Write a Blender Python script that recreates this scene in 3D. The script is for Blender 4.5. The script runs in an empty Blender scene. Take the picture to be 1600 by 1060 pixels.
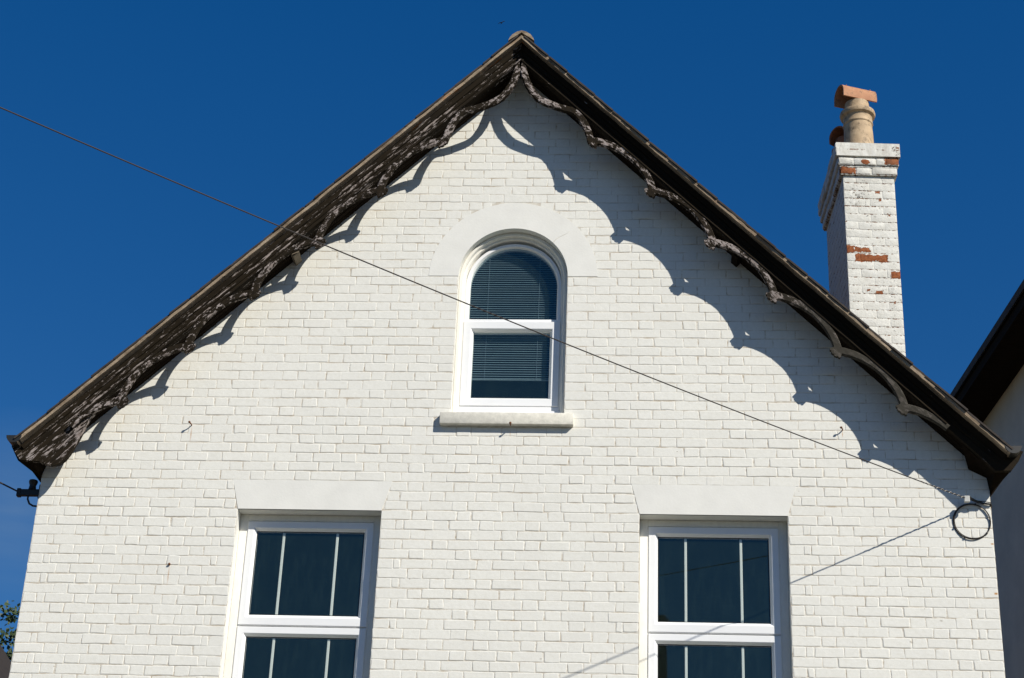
import bpy, bmesh, math, random
from mathutils import Vector, Matrix, noise as mnoise
R = math.radians
rnd = random.Random(7)
SC = bpy.context.scene
COL = SC.collection

# ------------------------------------------------------------ camera
cam_d = bpy.data.cameras.new('camera')
cam = bpy.data.objects.new('camera', cam_d); COL.objects.link(cam)
YAW, PIT, ROL = -0.0787294635, 0.459858873, 0.0416669554
cy, sy, cp, sp, cr, sr = math.cos(YAW), math.sin(YAW), math.cos(PIT), math.sin(PIT), math.cos(ROL), math.sin(ROL)
fw = Vector((sy*cp, cy*cp, sp)); rt = Vector((cy, -sy, 0)); up = rt.cross(fw)
r2 = cr*rt + sr*up; u2 = -sr*rt + cr*up
CAM = Vector((0.94394, -12.43267, -5.43803))
m = Matrix((r2, u2, -fw)).transposed().to_4x4(); m.translation = CAM
cam.matrix_world = m
cam_d.sensor_width = 36; cam_d.lens = 2837.86/1600*36
cam_d.clip_start = 0.1; cam_d.clip_end = 3000
SC.camera = cam

# ------------------------------------------------------------ sky, sun, exposure
SUN = Vector((1.079, -1.0, 1.144)).normalized()
elev = math.asin(SUN.z); azim = math.atan2(SUN.x, SUN.y)
WISP = (-0.3288, 0.8825, 0.3363)
W = bpy.data.worlds.new('World'); SC.world = W; W.use_nodes = True
nt = W.node_tree; nt.nodes.clear()
sky = nt.nodes.new('ShaderNodeTexSky'); sky.sky_type = 'NISHITA'; sky.sun_disc = False
sky.sun_elevation = elev; sky.sun_rotation = azim
sky.air_density = 1.0; sky.dust_density = 0.1; sky.ozone_density = 4.5; sky.altitude = 300
hs = nt.nodes.new('ShaderNodeHueSaturation'); hs.inputs['Saturation'].default_value = 1.58; hs.inputs['Hue'].default_value = .513; hs.inputs['Value'].default_value = 1.84
bg = nt.nodes.new('ShaderNodeBackground'); bg.inputs['Strength'].default_value = 0.06
wo = nt.nodes.new('ShaderNodeOutputWorld')
gm = nt.nodes.new('ShaderNodeGamma'); gm.inputs[1].default_value = 0.72
nt.links.new(sky.outputs[0], gm.inputs[0]); nt.links.new(gm.outputs[0], hs.inputs['Color'])
# one faint wisp of cirrus low on the left
gtc = nt.nodes.new('ShaderNodeTexCoord'); gmp = nt.nodes.new('ShaderNodeMapping'); gmp.inputs['Scale'].default_value = (9, 9, 90)
gns = nt.nodes.new('ShaderNodeTexNoise'); gns.inputs['Scale'].default_value = 1.0; gns.inputs['Detail'].default_value = 5
gdt = nt.nodes.new('ShaderNodeVectorMath'); gdt.operation = 'DISTANCE'; gdt.inputs[1].default_value = WISP
gmr = nt.nodes.new('ShaderNodeMapRange'); gmr.inputs['From Min'].default_value = .055; gmr.inputs['From Max'].default_value = .0; gmr.inputs['To Max'].default_value = .5
gml = nt.nodes.new('ShaderNodeMath'); gml.operation = 'MULTIPLY'; gmx = nt.nodes.new('ShaderNodeMix'); gmx.data_type = 'RGBA'; gmx.inputs[7].default_value = (3.2, 4.6, 6.2, 1)
nt.links.new(gtc.outputs['Generated'], gmp.inputs[0]); nt.links.new(gmp.outputs[0], gns.inputs['Vector']); nt.links.new(gtc.outputs['Generated'], gdt.inputs[0])
nt.links.new(gdt.outputs['Value'], gmr.inputs['Value']); nt.links.new(gmr.outputs[0], gml.inputs[0]); nt.links.new(gns.outputs['Fac'], gml.inputs[1])
nt.links.new(gml.outputs[0], gmx.inputs[0]); nt.links.new(hs.outputs[0], gmx.inputs[6]); nt.links.new(gmx.outputs[2], bg.inputs[0]); nt.links.new(bg.outputs[0], wo.inputs[0])
sd = bpy.data.lights.new('sun', 'SUN'); sd.energy = 5.0; sd.angle = R(0.53); sd.color = (1.0, 0.955, 0.87)
so = bpy.data.objects.new('sun', sd); COL.objects.link(so)
so.rotation_euler = SUN.to_track_quat('Z', 'Y').to_euler(); so.location = (20, -20, 20)
SC.view_settings.view_transform = 'Standard'; SC.view_settings.look = 'None'
SC.view_settings.gamma = 1; SC.view_settings.exposure = 0.15

# ------------------------------------------------------------ materials
def mat(name):
    mt = bpy.data.materials.new(name); mt.use_nodes = True
    return mt, mt.node_tree, mt.node_tree.nodes['Principled BSDF']
class N:
    """small node helper"""
    def __init__(s, nt): s.nt = nt; s.tc = None
    def coord(s, kind='Object'):
        if not s.tc: s.tc = s.nt.nodes.new('ShaderNodeTexCoord')
        return s.tc.outputs[kind]
    def mapping(s, scale=(1, 1, 1), loc=(0, 0, 0), kind='Object'):
        n = s.nt.nodes.new('ShaderNodeMapping'); n.inputs['Scale'].default_value = scale; n.inputs['Location'].default_value = loc
        s.nt.links.new(s.coord(kind), n.inputs[0]); return n.outputs[0]
    def noise(s, vec, scale, detail=4, rough=.55, dist=0):
        n = s.nt.nodes.new('ShaderNodeTexNoise'); n.inputs['Scale'].default_value = scale
        n.inputs['Detail'].default_value = detail; n.inputs['Roughness'].default_value = rough; n.inputs['Distortion'].default_value = dist
        s.nt.links.new(vec, n.inputs['Vector']); return n.outputs['Fac']
    def ramp(s, fac, a, b, ca=(0, 0, 0, 1), cb=(1, 1, 1, 1)):
        n = s.nt.nodes.new('ShaderNodeValToRGB'); e = n.color_ramp.elements
        e[0].position = a; e[1].position = b; e[0].color = ca; e[1].color = cb
        s.nt.links.new(fac, n.inputs[0]); return n.outputs[0]
    def math(s, op, a, b=None, c=None):
        n = s.nt.nodes.new('ShaderNodeMath'); n.operation = op
        for i, v in enumerate((a, b, c)):
            if v is None: continue
            if isinstance(v, (int, float)): n.inputs[i].default_value = v
            else: s.nt.links.new(v, n.inputs[i])
        return n.outputs[0]
    def mix(s, fac, a, b, mode='MIX'):
        n = s.nt.nodes.new('ShaderNodeMix'); n.data_type = 'RGBA'; n.blend_type = mode
        for sock, v in ((n.inputs[0], fac), (n.inputs[6], a), (n.inputs[7], b)):
            if isinstance(v, (int, float)): sock.default_value = v
            elif isinstance(v, tuple): sock.default_value = v if len(v) == 4 else (*v, 1)
            else: s.nt.links.new(v, sock)
        return n.outputs[2]
    def bump(s, h, strength, dist, bsdf, prev=None):
        n = s.nt.nodes.new('ShaderNodeBump'); n.inputs['Strength'].default_value = strength; n.inputs['Distance'].default_value = dist
        s.nt.links.new(h, n.inputs['Height'])
        if prev: s.nt.links.new(prev, n.inputs['Normal'])
        if bsdf: s.nt.links.new(n.outputs[0], bsdf.inputs['Normal'])
        return n.outputs[0]
    def sep(s, vec):
        n = s.nt.nodes.new('ShaderNodeSeparateXYZ'); s.nt.links.new(vec, n.inputs[0]); return n.outputs
    def link(s, a, b): s.nt.links.new(a, b)

def rects(n, X, Z, lst, wob):
    """max over soft rectangles (cx, cz, hx, hz); wob = edge wobble value"""
    acc = None
    for cx_, cz_, hx, hz in lst:
        dx = n.math('SUBTRACT', n.math('ABSOLUTE', n.math('SUBTRACT', X, cx_)), hx)
        dz = n.math('SUBTRACT', n.math('ABSOLUTE', n.math('SUBTRACT', Z, cz_)), hz)
        d = n.math('MAXIMUM', dx, dz)
        acc = d if acc is None else n.math('MINIMUM', acc, d)
    return n.math('LESS_THAN', n.math('ADD', acc, wob), 0.0)

def simple(name, col, rough=.6, var=.12, nscale=12, bump=0.0, bscale=60, metal=0, spec=None, stretch=(1, 1, 1), dist=.003):
    mt, t, b = mat(name); n = N(t); v = n.mapping(stretch)
    f = n.noise(v, nscale, 6, .65)
    dark = tuple(c*(1-var*1.6) for c in col); lite = tuple(min(1, c*(1+var)) for c in col)
    n.link(n.ramp(f, .3, .7, (*dark, 1), (*lite, 1)), b.inputs['Base Color'])
    b.inputs['Roughness'].default_value = rough; b.inputs['Metallic'].default_value = metal
    if spec is not None: b.inputs['Specular IOR Level'].default_value = spec
    if bump: n.bump(n.noise(v, bscale, 5, .6), bump, dist, b)
    return mt

def brick_paint(name, base=(.80, .785, .725), joint=False):
    mt, t, b = mat(name); n = N(t); v = n.mapping()
    X, Y, Z = n.sep(n.coord())[:3]
    big = n.noise(v, 1.3, 5, .6); sm = n.noise(v, 38, 6, .7)
    c = n.mix(n.ramp(big, .3, .75), tuple(x*.955 for x in base), base)
    c = n.mix(n.ramp(sm, .25, .6), tuple((base[0]*.90, base[1]*.895, base[2]*.87)), c)
    if not joint:
        at = t.nodes.new('ShaderNodeAttribute'); at.attribute_name = 'tone'
        c = n.mix(1.0, c, at.outputs['Color'], 'MULTIPLY')
        chips = n.ramp(n.noise(v, 15, 8, .8), .685, .70)
        c = n.mix(n.math('MULTIPLY', chips, .5), c, (.42, .38, .32))
    else:
        g = n.noise(n.mapping((3, 3, 9)), 2.2, 6, .7)
        c = n.mix(n.ramp(g, .35, .57), (.44, .365, .27), c)
    # rust runs below the nails and fixings (they belong to the paint, wherever the sun is)
    wv = n.math('MULTIPLY', n.math('SUBTRACT', n.noise(v, 60, 3), .5), .03)
    rust = None
    for (x, z, w, h, s) in ((-2.437, -.085, .006, .075, .5), (-2.474, -1.2, .007, .085, .45), (2.436, -.03, .005, .03, .5), (3.455, -1.24, .018, .012, .9), (3.458, -.87, .014, .008, .9), (-.02, -.05, .006, .03, .3)):
        dx = n.math('DIVIDE', n.math('ABSOLUTE', n.math('ADD', n.math('SUBTRACT', X, x), n.math('MULTIPLY', wv, .3))), w)
        dz = n.math('DIVIDE', n.math('ABSOLUTE', n.math('SUBTRACT', Z, z)), h)
        d = n.math('MULTIPLY', n.math('MULTIPLY', n.math('SUBTRACT', 1.0, n.math('MINIMUM', dx, 1.0)), n.math('SUBTRACT', 1.0, n.math('MINIMUM', dz, 1.0))), s*1.6)
        rust = d if rust is None else n.math('MAXIMUM', rust, d)
    c = n.mix(n.math('MINIMUM', rust, 1.0), c, (.45, .20, .03))
    # small dents and chips in the paint
    pit = None
    for (x, z, r) in [(2.951, -1.361, 0.007), (3.061, -1.445, 0.013), (2.843, -1.603, 0.015), (-3.217, -1.897, 0.007), (-2.865, -1.599, 0.008), (0.26, -1.774, 0.012), (0.844, -1.237, 0.008), (2.421, -0.344, 0.006), (2.102, -0.484, 0.006), (0.825, -0.76, 0.009), (1.221, -0.182, 0.008), (0.23, -1.064, 0.007), (-0.705, -1.2, 0.01)]:
        dx = n.math('SUBTRACT', X, x); dz = n.math('MULTIPLY', n.math('SUBTRACT', Z, z), 1.3)
        d = n.math('SQRT', n.math('ADD', n.math('MULTIPLY', dx, dx), n.math('MULTIPLY', dz, dz)))
        d = n.math('SUBTRACT', r, n.math('ADD', d, n.math('MULTIPLY', wv, .5))); d = n.math('MULTIPLY', n.math('MAXIMUM', d, 0.0), .8/r)
        pit = d if pit is None else n.math('MAXIMUM', pit, d)
    c = n.mix(n.math('MINIMUM', pit, .75), c, (.30, .26, .20))
    n.link(c, b.inputs['Base Color'])
    b.inputs['Roughness'].default_value = .72; b.inputs['Specular IOR Level'].default_value = .25
    p = n.bump(n.noise(v, 14, 5, .6), .5, .004, None)
    n.bump(n.noise(v, 150, 4, .7), .45, .0018, b, p)
    return mt

def flaky(name, bare_from=None, base=(.010, .0075, .0045), flake=(.36, .32, .30), amount=.545, sx=4.5, sz=34):
    mt, t, b = mat(name); n = N(t)
    v = n.mapping((sx, sz*.6, sz)); v2 = n.mapping((13, 42, 52)); v3 = n.mapping((1, 1, 1))
    f1 = n.noise(v, 1.0, 9, .72, .6); f2 = n.noise(v2, 1.0, 6, .75); f3 = n.noise(v3, 2.6, 3, .5)
    s = n.math('ADD', n.math('MULTIPLY', f1, .56), n.math('MULTIPLY', f2, .34))
    s = n.math('ADD', s, n.math('MULTIPLY', f3, .13))
    mask = n.ramp(s, amount, amount+.025)
    brown = n.ramp(n.noise(v, 1.7, 6, .7), .35, .7, (*base, 1), (base[0]*2.4, base[1]*2.2, base[2]*1.9, 1))
    fc = n.ramp(n.noise(v2, 2.0, 4), .3, .7, (flake[0]*.55, flake[1]*.48, flake[2]*.44, 1), (*flake, 1))
    if bare_from is not None:   # towards the eave the paint is gone and grey wood shows
        X = n.sep(n.coord())[0]; t_ = n.ramp(n.math('ADD', n.math('MULTIPLY', n.math('SUBTRACT', X, bare_from), .5), n.math('MULTIPLY', n.math('SUBTRACT', f3, .5), .8)), .0, .35)
        grey = n.ramp(f2, .3, .7, (.028, .025, .019, 1), (.062, .056, .045, 1))
        brown = n.mix(t_, brown, grey); mask = n.math('MULTIPLY', mask, n.math('SUBTRACT', 1.0, n.math('MULTIPLY', t_, .85)))
    n.link(n.mix(mask, brown, fc), b.inputs['Base Color'])
    b.inputs['Roughness'].default_value = .8; b.inputs['Specular IOR Level'].default_value = .1
    p = n.bump(mask, .5, .0015, None)
    n.bump(f1, .5, .003, b, p)
    return mt

def glass(name, refl=1.0, tint=(.84, .87, .85)):
    mt, t, b = mat(name); t.nodes.remove(b); out = t.nodes['Material Output']
    g = t.nodes.new('ShaderNodeBsdfGlossy'); g.inputs['Roughness'].default_value = .015; g.inputs['Color'].default_value = (.88, 1, .86, 1)
    tr = t.nodes.new('ShaderNodeBsdfTransparent'); tr.inputs['Color'].default_value = (*tint, 1)
    df = t.nodes.new('ShaderNodeBsdfDiffuse'); df.inputs['Color'].default_value = (.42, .72, .60, 1)
    n = N(t); ge = t.nodes.new('ShaderNodeNewGeometry'); dt = t.nodes.new('ShaderNodeVectorMath'); dt.operation = 'DOT_PRODUCT'
    n.link(ge.outputs['Incoming'], dt.inputs[0]); n.link(ge.outputs['True Normal'], dt.inputs[1])
    sch = n.math('POWER', n.math('SUBTRACT', 1.0, n.math('ABSOLUTE', dt.outputs['Value'])), 5.0)
    ff = n.math('MINIMUM', n.math('MULTIPLY', n.math('ADD', n.math('MULTIPLY', sch, .95), .05), 1.8*refl), 1.0)
    mx = t.nodes.new('ShaderNodeMixShader'); n.link(ff, mx.inputs[0]); n.link(tr.outputs[0], mx.inputs[1]); n.link(g.outputs[0], mx.inputs[2])
    dirt = n.noise(n.mapping((9, 9, 2.2)), 3, 6, .7)
    m2 = t.nodes.new('ShaderNodeMixShader'); n.link(n.math('ADD', n.math('MULTIPLY', n.ramp(dirt, .45, .8), .013), .011), m2.inputs[0])
    n.link(mx.outputs[0], m2.inputs[1]); n.link(df.outputs[0], m2.inputs[2]); n.link(m2.outputs[0], out.inputs[0])
    bp = t.nodes.new('ShaderNodeBump'); bp.inputs['Strength'].default_value = .05; bp.inputs['Distance'].default_value = .02
    n.link(n.noise(n.mapping(), 1.6, 1), bp.inputs['Height']); n.link(bp.outputs[0], g.inputs['Normal'])
    return mt

M = {}
M['brick'] = brick_paint('white_masonry_paint')
M['joint'] = brick_paint('painted_joints', (.76, .735, .66), joint=True)
M['render'] = simple('painted_render', (.755, .742, .685), .75, .035, 5, .4, 60, dist=.002)
M['sill'] = simple('painted_stone', (.70, .67, .58), .8, .12, 20, .6, 70)
M['upvc'] = simple('white_plastic', (.83, .83, .82), .35, .02, 5)
M['liner'] = simple('old_cream_paint', (.79, .765, .69), .6, .05, 8, .3, 60, stretch=(3, 3, 1))
M['bar'] = simple('grey_white_bar', (.80, .81, .78), .5, .03, 5)
M['gasket'] = simple('black_rubber', (.02, .02, .02), .6)
M['glass'] = glass('window_glass')
M['blind'] = simple('blind_slat', (.24, .34, .40), .5, .05)
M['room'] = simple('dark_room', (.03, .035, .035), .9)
M['barge'] = flaky('flaking_dark_paint')
M['barge_shade'] = flaky('shaded_board_paint', amount=.625, sx=2.5, sz=48)  # right slope's copy of the bargeboard paint: shade painted in, fewer pale flakes
M['fret'] = flaky('flaking_fretwork_paint', bare_from=2.7, amount=.535, sx=16, sz=24)
M['mould'] = flaky('dark_moulding_paint', amount=.575, sx=3.0, sz=45)
M['soffit'] = simple('dark_soffit_boards', (.014, .009, .005), .9, .3, 6, .5, 20, stretch=(1, 6, 6), spec=.08)
M['tile'] = simple('clay_roof_tile', (.045, .035, .028), .9, .35, 9, .6, 30)
def undercloak():
    mt, t, b = mat('verge_mortar'); n = N(t); v = n.mapping()
    c = n.ramp(n.noise(n.mapping((4, 20, 20)), 1.4, 7, .7), .32, .7, (.13, .09, .055, 1), (.42, .33, .23, 1))
    lic = n.ramp(n.noise(n.mapping((1.3, 5, 5), (3.4, 0, 0)), 1.9, 5, .6), .575, .62)
    X = n.sep(n.coord())[0]; zone = n.math('MULTIPLY', n.math('LESS_THAN', X, -.1), n.math('GREATER_THAN', X, -1.9))
    c = n.mix(n.math('MULTIPLY', lic, n.math('ADD', n.math('MULTIPLY', zone, .9), .08)), c, (.36, .12, .015))
    n.link(c, b.inputs['Base Color']); b.inputs['Roughness'].default_value = .95
    n.bump(n.noise(v, 60, 5, .7), .8, .006, b); return mt
M['under'] = undercloak()
M['oldwood'] = simple('old_wood', (.17, .14, .10), .9, .2, 12, .4, 40)
M['black'] = simple('black_plastic', (.012, .012, .012), .5)
M['gutter'] = simple('black_gutter', (.015, .015, .014), .55)
M['cable'] = simple('black_cable', (.025, .018, .014), .6)
M['grip'] = simple('steel_grip', (.45, .42, .38), .5, .3, 90, metal=.3)
M['clamp'] = simple('grey_clamp', (.5, .5, .47), .5)
M['rust'] = simple('rusty_iron', (.20, .07, .02), .9, .4, 80, .6, 200)
M['buff'] = None
def chimney_paint():
    mt, t, b = mat('peeling_white_paint'); n = N(t); v = n.mapping(); X, Y, Z = n.sep(n.coord())[:3]
    wob = n.math('MULTIPLY', n.math('SUBTRACT', n.noise(v, 15, 6, .75), .5), .085)
    wob2 = n.math('MULTIPLY', n.math('SUBTRACT', n.noise(v, 70, 3, .7), .5), .03)
    bare = n.math('MULTIPLY', rects(n, X, Z, CH_BARE, n.math('ADD', wob, wob2)), n.math('LESS_THAN', Y, .004))
    sp = n.noise(v, 30, 8, .8); zone = n.noise(v, 3.5, 3, .5)
    sp2 = n.noise(v, 13, 8, .82)
    speck = n.math('MAXIMUM', n.ramp(n.math('ADD', sp, n.math('MULTIPLY', zone, .38)), .825, .845), n.ramp(n.math('ADD', sp2, n.math('MULTIPLY', zone, .3)), .80, .815))
    beds = n.math('ABSOLUTE', n.math('SUBTRACT', n.math('FRACT', n.math('DIVIDE', Z, .075)), .5))
    bedm = n.math('MULTIPLY', n.math('GREATER_THAN', beds, .43), n.ramp(n.math('ADD', n.noise(v, 34, 6, .75), n.math('MULTIPLY', zone, .25)),   .635, .66))
    white = n.ramp(n.noise(v, 12, 6, .7), .3, .65, (.62, .60, .53, 1), (.77, .755, .69, 1))
    brick = n.ramp(n.noise(v, 40, 6, .75), .3, .7, (.13, .035, .012, 1), (.42, .14, .05, 1))
    dirt = n.ramp(n.noise(v, 25, 3), .4, .6, (.12, .06, .035, 1), (.25, .13, .07, 1))
    c = n.mix(n.math('MAXIMUM', speck, bedm), white, dirt)
    c = n.mix(bare, c, brick)
    soot = n.math('MULTIPLY', n.ramp(n.noise(n.mapping((6, 6, 1.2)), 2.5, 6, .7), .42, .7), n.ramp(n.math('DIVIDE', Z, 3.2), .76, .90))
    c = n.mix(n.math('MULTIPLY', soot, .38), c, (.16, .11, .07))
    n.link(c, b.inputs['Base Color']); b.inputs['Roughness'].default_value = .8; b.inputs['Specular IOR Level'].default_value = .2
    p = n.bump(n.math('SUBTRACT', 1.0, n.math('MAXIMUM', bare, speck)), 1.0, .008, None)
    n.bump(n.noise(v, 35, 6, .7), .8, .006, b, p); return mt
def clay(name, a, bcol, dark):
    mt, t, b = mat(name); n = N(t); v = n.mapping()
    c = n.ramp(n.noise(v, 9, 6, .6), .3, .7, (*a, 1), (*bcol, 1))
    st = n.ramp(n.noise(n.mapping((1, 1, .8)), 9, 9, .82), .52, .62)
    c = n.mix(n.math('MULTIPLY', st, .8), c, dark)
    n.link(c, b.inputs['Base Color']); b.inputs['Roughness'].default_value = .75
    n.bump(n.noise(v, 60, 5, .7), .5, .004, b); return mt
M['buff'] = clay('buff_clay', (.36, .25, .145), (.56, .41, .25), (.10, .07, .04))
M['terra'] = clay('terracotta', (.34, .14, .065), (.54, .27, .13), (.10, .055, .03))
M['terrad'] = clay('old_terracotta', (.25, .09, .04), (.40, .16, .07), (.04, .02, .015))

# ------------------------------------------------------------ mesh helpers
class MB:
    def __init__(s): s.v = []; s.f = []; s.mi = []; s.tone = []; s.T = None
    def vert(s, p):
        p = Vector(p)
        s.v.append(s.T @ p if s.T else p); return len(s.v)-1
    def face(s, ids, mi=0, tone=1.0): s.f.append(tuple(ids)); s.mi.append(mi); s.tone.append(tone)
    def box(s, x0, x1, y0, y1, z0, z1, mi=0, bev=0.0):
        if bev <= 0:
            i = [s.vert((x, y, z)) for x in (x0, x1) for y in (y0, y1) for z in (z0, z1)]
            for q in ((0, 1, 3, 2), (4, 6, 7, 5), (0, 4, 5, 1), (2, 3, 7, 6), (0, 2, 6, 4), (1, 5, 7, 3)): s.face([i[k] for k in q], mi)
        else:
            b = min(bev, (x1-x0)*.45, (y1-y0)*.45, (z1-z0)*.45)
            bm = bmesh.new(); bmesh.ops.create_cube(bm, size=1)
            for vv in bm.verts: vv.co = Vector(((x0+x1)/2+vv.co.x*(x1-x0), (y0+y1)/2+vv.co.y*(y1-y0), (z0+z1)/2+vv.co.z*(z1-z0)))
            bmesh.ops.bevel(bm, geom=bm.edges[:], offset=b, segments=2, affect='EDGES', profile=.5)
            s.add_bm(bm, mi); bm.free()
    def add_bm(s, bm, mi=0):
        o = len(s.v); bm.verts.index_update()
        for vv in bm.verts: s.vert(vv.co)
        for f in bm.faces: s.face([o+vv.index for vv in f.verts], mi)
    def prism(s, poly, fn, a, b, mi=0, caps=True):
        """poly list of 2-d points; fn(p, t) -> 3-d point; a, b ends"""
        A = [s.vert(fn(p, a)) for p in poly]; B = [s.vert(fn(p, b)) for p in poly]; k = len(poly)
        for i in range(k): s.face((A[i], A[(i+1) % k], B[(i+1) % k], B[i]), mi)
        if caps: s.face(A[::-1], mi); s.face(B, mi)
    def loft(s, rings, mi=0, caps=True, closed=True):
        ids = [[s.vert(p) for p in r] for r in rings]; k = len(rings[0])
        for a, b in zip(ids, ids[1:]):
            for i in range(k if closed else k-1): s.face((a[i], a[(i+1) % k], b[(i+1) % k], b[i]), mi)
        if caps: s.face(ids[0][::-1], mi); s.face(ids[-1], mi)
    def lathe(s, prof, c=(0, 0, 0), seg=32, mi=0):
        rings = []
        for r, z in prof: rings.append([(c[0]+r*math.cos(2*math.pi*i/seg), c[1]+r*math.sin(2*math.pi*i/seg), c[2]+z) for i in range(seg)])
        s.loft(rings, mi)
    def tube(s, pts, r, seg=8, mi=0, closed=False):
        pts = [Vector(p) for p in pts]; rings = []; k = len(pts); prevn = None
        for i, p in enumerate(pts):
            if closed: d = pts[(i+1) % k]-pts[i-1]
            else: d = pts[min(i+1, k-1)]-pts[max(i-1, 0)]
            d.normalize()
            if prevn is None:
                a = Vector((0, 0, 1)) if abs(d.z) < .9 else Vector((1, 0, 0)); nn = d.cross(a).normalized()
            else: nn = (prevn-d*prevn.dot(d)).normalized()
            prevn = nn; bb = d.cross(nn); rr = r[i] if isinstance(r, (list, tuple)) else r
            rings.append([p+nn*math.cos(2*math.pi*j/seg)*rr+bb*math.sin(2*math.pi*j/seg)*rr for j in range(seg)])
        if closed: rings.append(rings[0]); s.loft(rings, mi, caps=False)
        else: s.loft(rings, mi)
    def build(s, name, mats, parent=None, smooth=False, fix=True, angle=35):
        me = bpy.data.meshes.new(name); me.from_pydata([tuple(v) for v in s.v], [], s.f); me.validate()
        if not isinstance(mats, (list, tuple)): mats = [mats]
        for mm in mats: me.materials.append(mm)
        if len(me.polygons) == len(s.mi):
            me.polygons.foreach_set('material_index', s.mi)
            if any(t != 1.0 for t in s.tone):
                at = me.color_attributes.new('tone', 'FLOAT_COLOR', 'CORNER'); arr = []
                for p, t in zip(me.polygons, s.tone): arr += [t, t, t*.995, 1.0]*p.loop_total
                at.data.foreach_set('color', arr)
        if fix:
            bm = bmesh.new(); bm.from_mesh(me); bmesh.ops.recalc_face_normals(bm, faces=bm.faces[:]); bm.to_mesh(me); bm.free()
        if smooth:
            me.polygons.foreach_set('use_smooth', [True]*len(me.polygons))
            me.set_sharp_from_angle(angle=R(angle))
        me.update()
        o = bpy.data.objects.new(name, me); COL.objects.link(o)
        if parent: o.parent = parent
        return o
def thing(name, label, cat, loc=(0, 0, 0), group=None):
    o = bpy.data.objects.new(name, None); COL.objects.link(o); o.location = loc; o.empty_display_size = .2
    o['label'] = label; o['category'] = cat
    if group: o['group'] = group
    return o
def tag(o, label, cat, group=None):
    o['label'] = label; o['category'] = cat
    if group: o['group'] = group
    return o
def struct(o): o['kind'] = 'structure'; return o
def nz(*a): return mnoise.noise(Vector(a))

GZ = -7.04
# ------------------------------------------------------------ setting
g = MB(); g.box(-400, 400, -400, 400, GZ-1, GZ-.15)
M['grass'] = simple('rough_grass', (.05, .06, .02), .95, .3, 3, .6, 30)
struct(g.build('ground', M['grass']))
g = MB(); g.box(-120, 120, -19, -5, GZ-.14, GZ-.12); M['road'] = simple('asphalt', (.05, .05, .05), .9, .2, 4, .5, 90)
struct(g.build('road', M['road']))
M['pave'] = simple('paving', (.13, .12, .11), .9, .15, 2, .4, 40)
g = MB(); g.box(-120, 120, -4.99, -1.2, GZ-.13, GZ, bev=.01); g.box(-120, 120, -22, -19.01, GZ-.13, GZ, bev=.01)
struct(g.build('pavement', M['pave']))
g = MB()
for i in range(-14, 15): g.box(i*6, i*6+3, -12.05, -11.95, GZ-.119, GZ-.114)
M['line'] = simple('road_paint', (.7, .7, .68), .7); struct(g.build('road_marking', M['line']))

# ------------------------------------------------------------ house
XL, XR = -3.533, 3.471; CX = -0.04; K0 = 3.15
house = thing('brick_house', 'white painted brick house with dark scalloped bargeboards and three windows in its gable', 'house', (0, 0, GZ))
HO = bpy.data.objects  # alias
def place(o): o.parent = house; o.location = (o.location.x, o.location.y, o.location.z-GZ); return o

WIN = {'l': -1.48, 'r': 1.4825}; HW = .535; ZT = -.677; ZB = -2.62
AX, AR, AZ, AB = -.05, .427, 1.286, .113
def arc(cx_, cz_, r, a0, a1, n): return [(cx_+r*math.cos(R(a0+(a1-a0)*i/n)), cz_+r*math.sin(R(a0+(a1-a0)*i/n))) for i in range(n+1)]
arch_loop = [(AX-AR, AB), (AX+AR, AB)] + arc(AX, AZ, AR, 0, 180, 40)
rect_loop = lambda c: [(c-HW, ZB), (c+HW, ZB), (c+HW, ZT), (c-HW, ZT)]
def wall_mesh():
    outer = [(XL, GZ), (XR, GZ), (XR, CX+3.2-XR), (CX, 3.2), (XL, 3.2+XL-CX)]
    bm = bmesh.new(); loops = [outer, rect_loop(WIN['l']), rect_loop(WIN['r']), arch_loop]; edges = []; rings = []
    for L in loops:
        vs = [bm.verts.new((x, 0, z)) for x, z in L]; rings.append(vs)
        for i in range(len(vs)): edges.append(bm.edges.new((vs[i], vs[(i+1) % len(vs)])))
    bmesh.ops.triangle_fill(bm, use_beauty=True, use_dissolve=False, edges=edges, normal=(0, -1, 0))
    for vs in rings[1:]:
        dp = .30; back = [bm.verts.new((v.co.x, dp, v.co.z)) for v in vs]; k = len(vs)
        for i in range(k):
            f = bm.faces.new((vs[i], vs[(i+1) % k], back[(i+1) % k], back[i])); f.material_index = 1
    for f in bm.faces:
        if abs(f.normal.y) > .9 and f.normal.y > 0: f.normal_flip()
    return bm
CH_BARE = []
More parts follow.
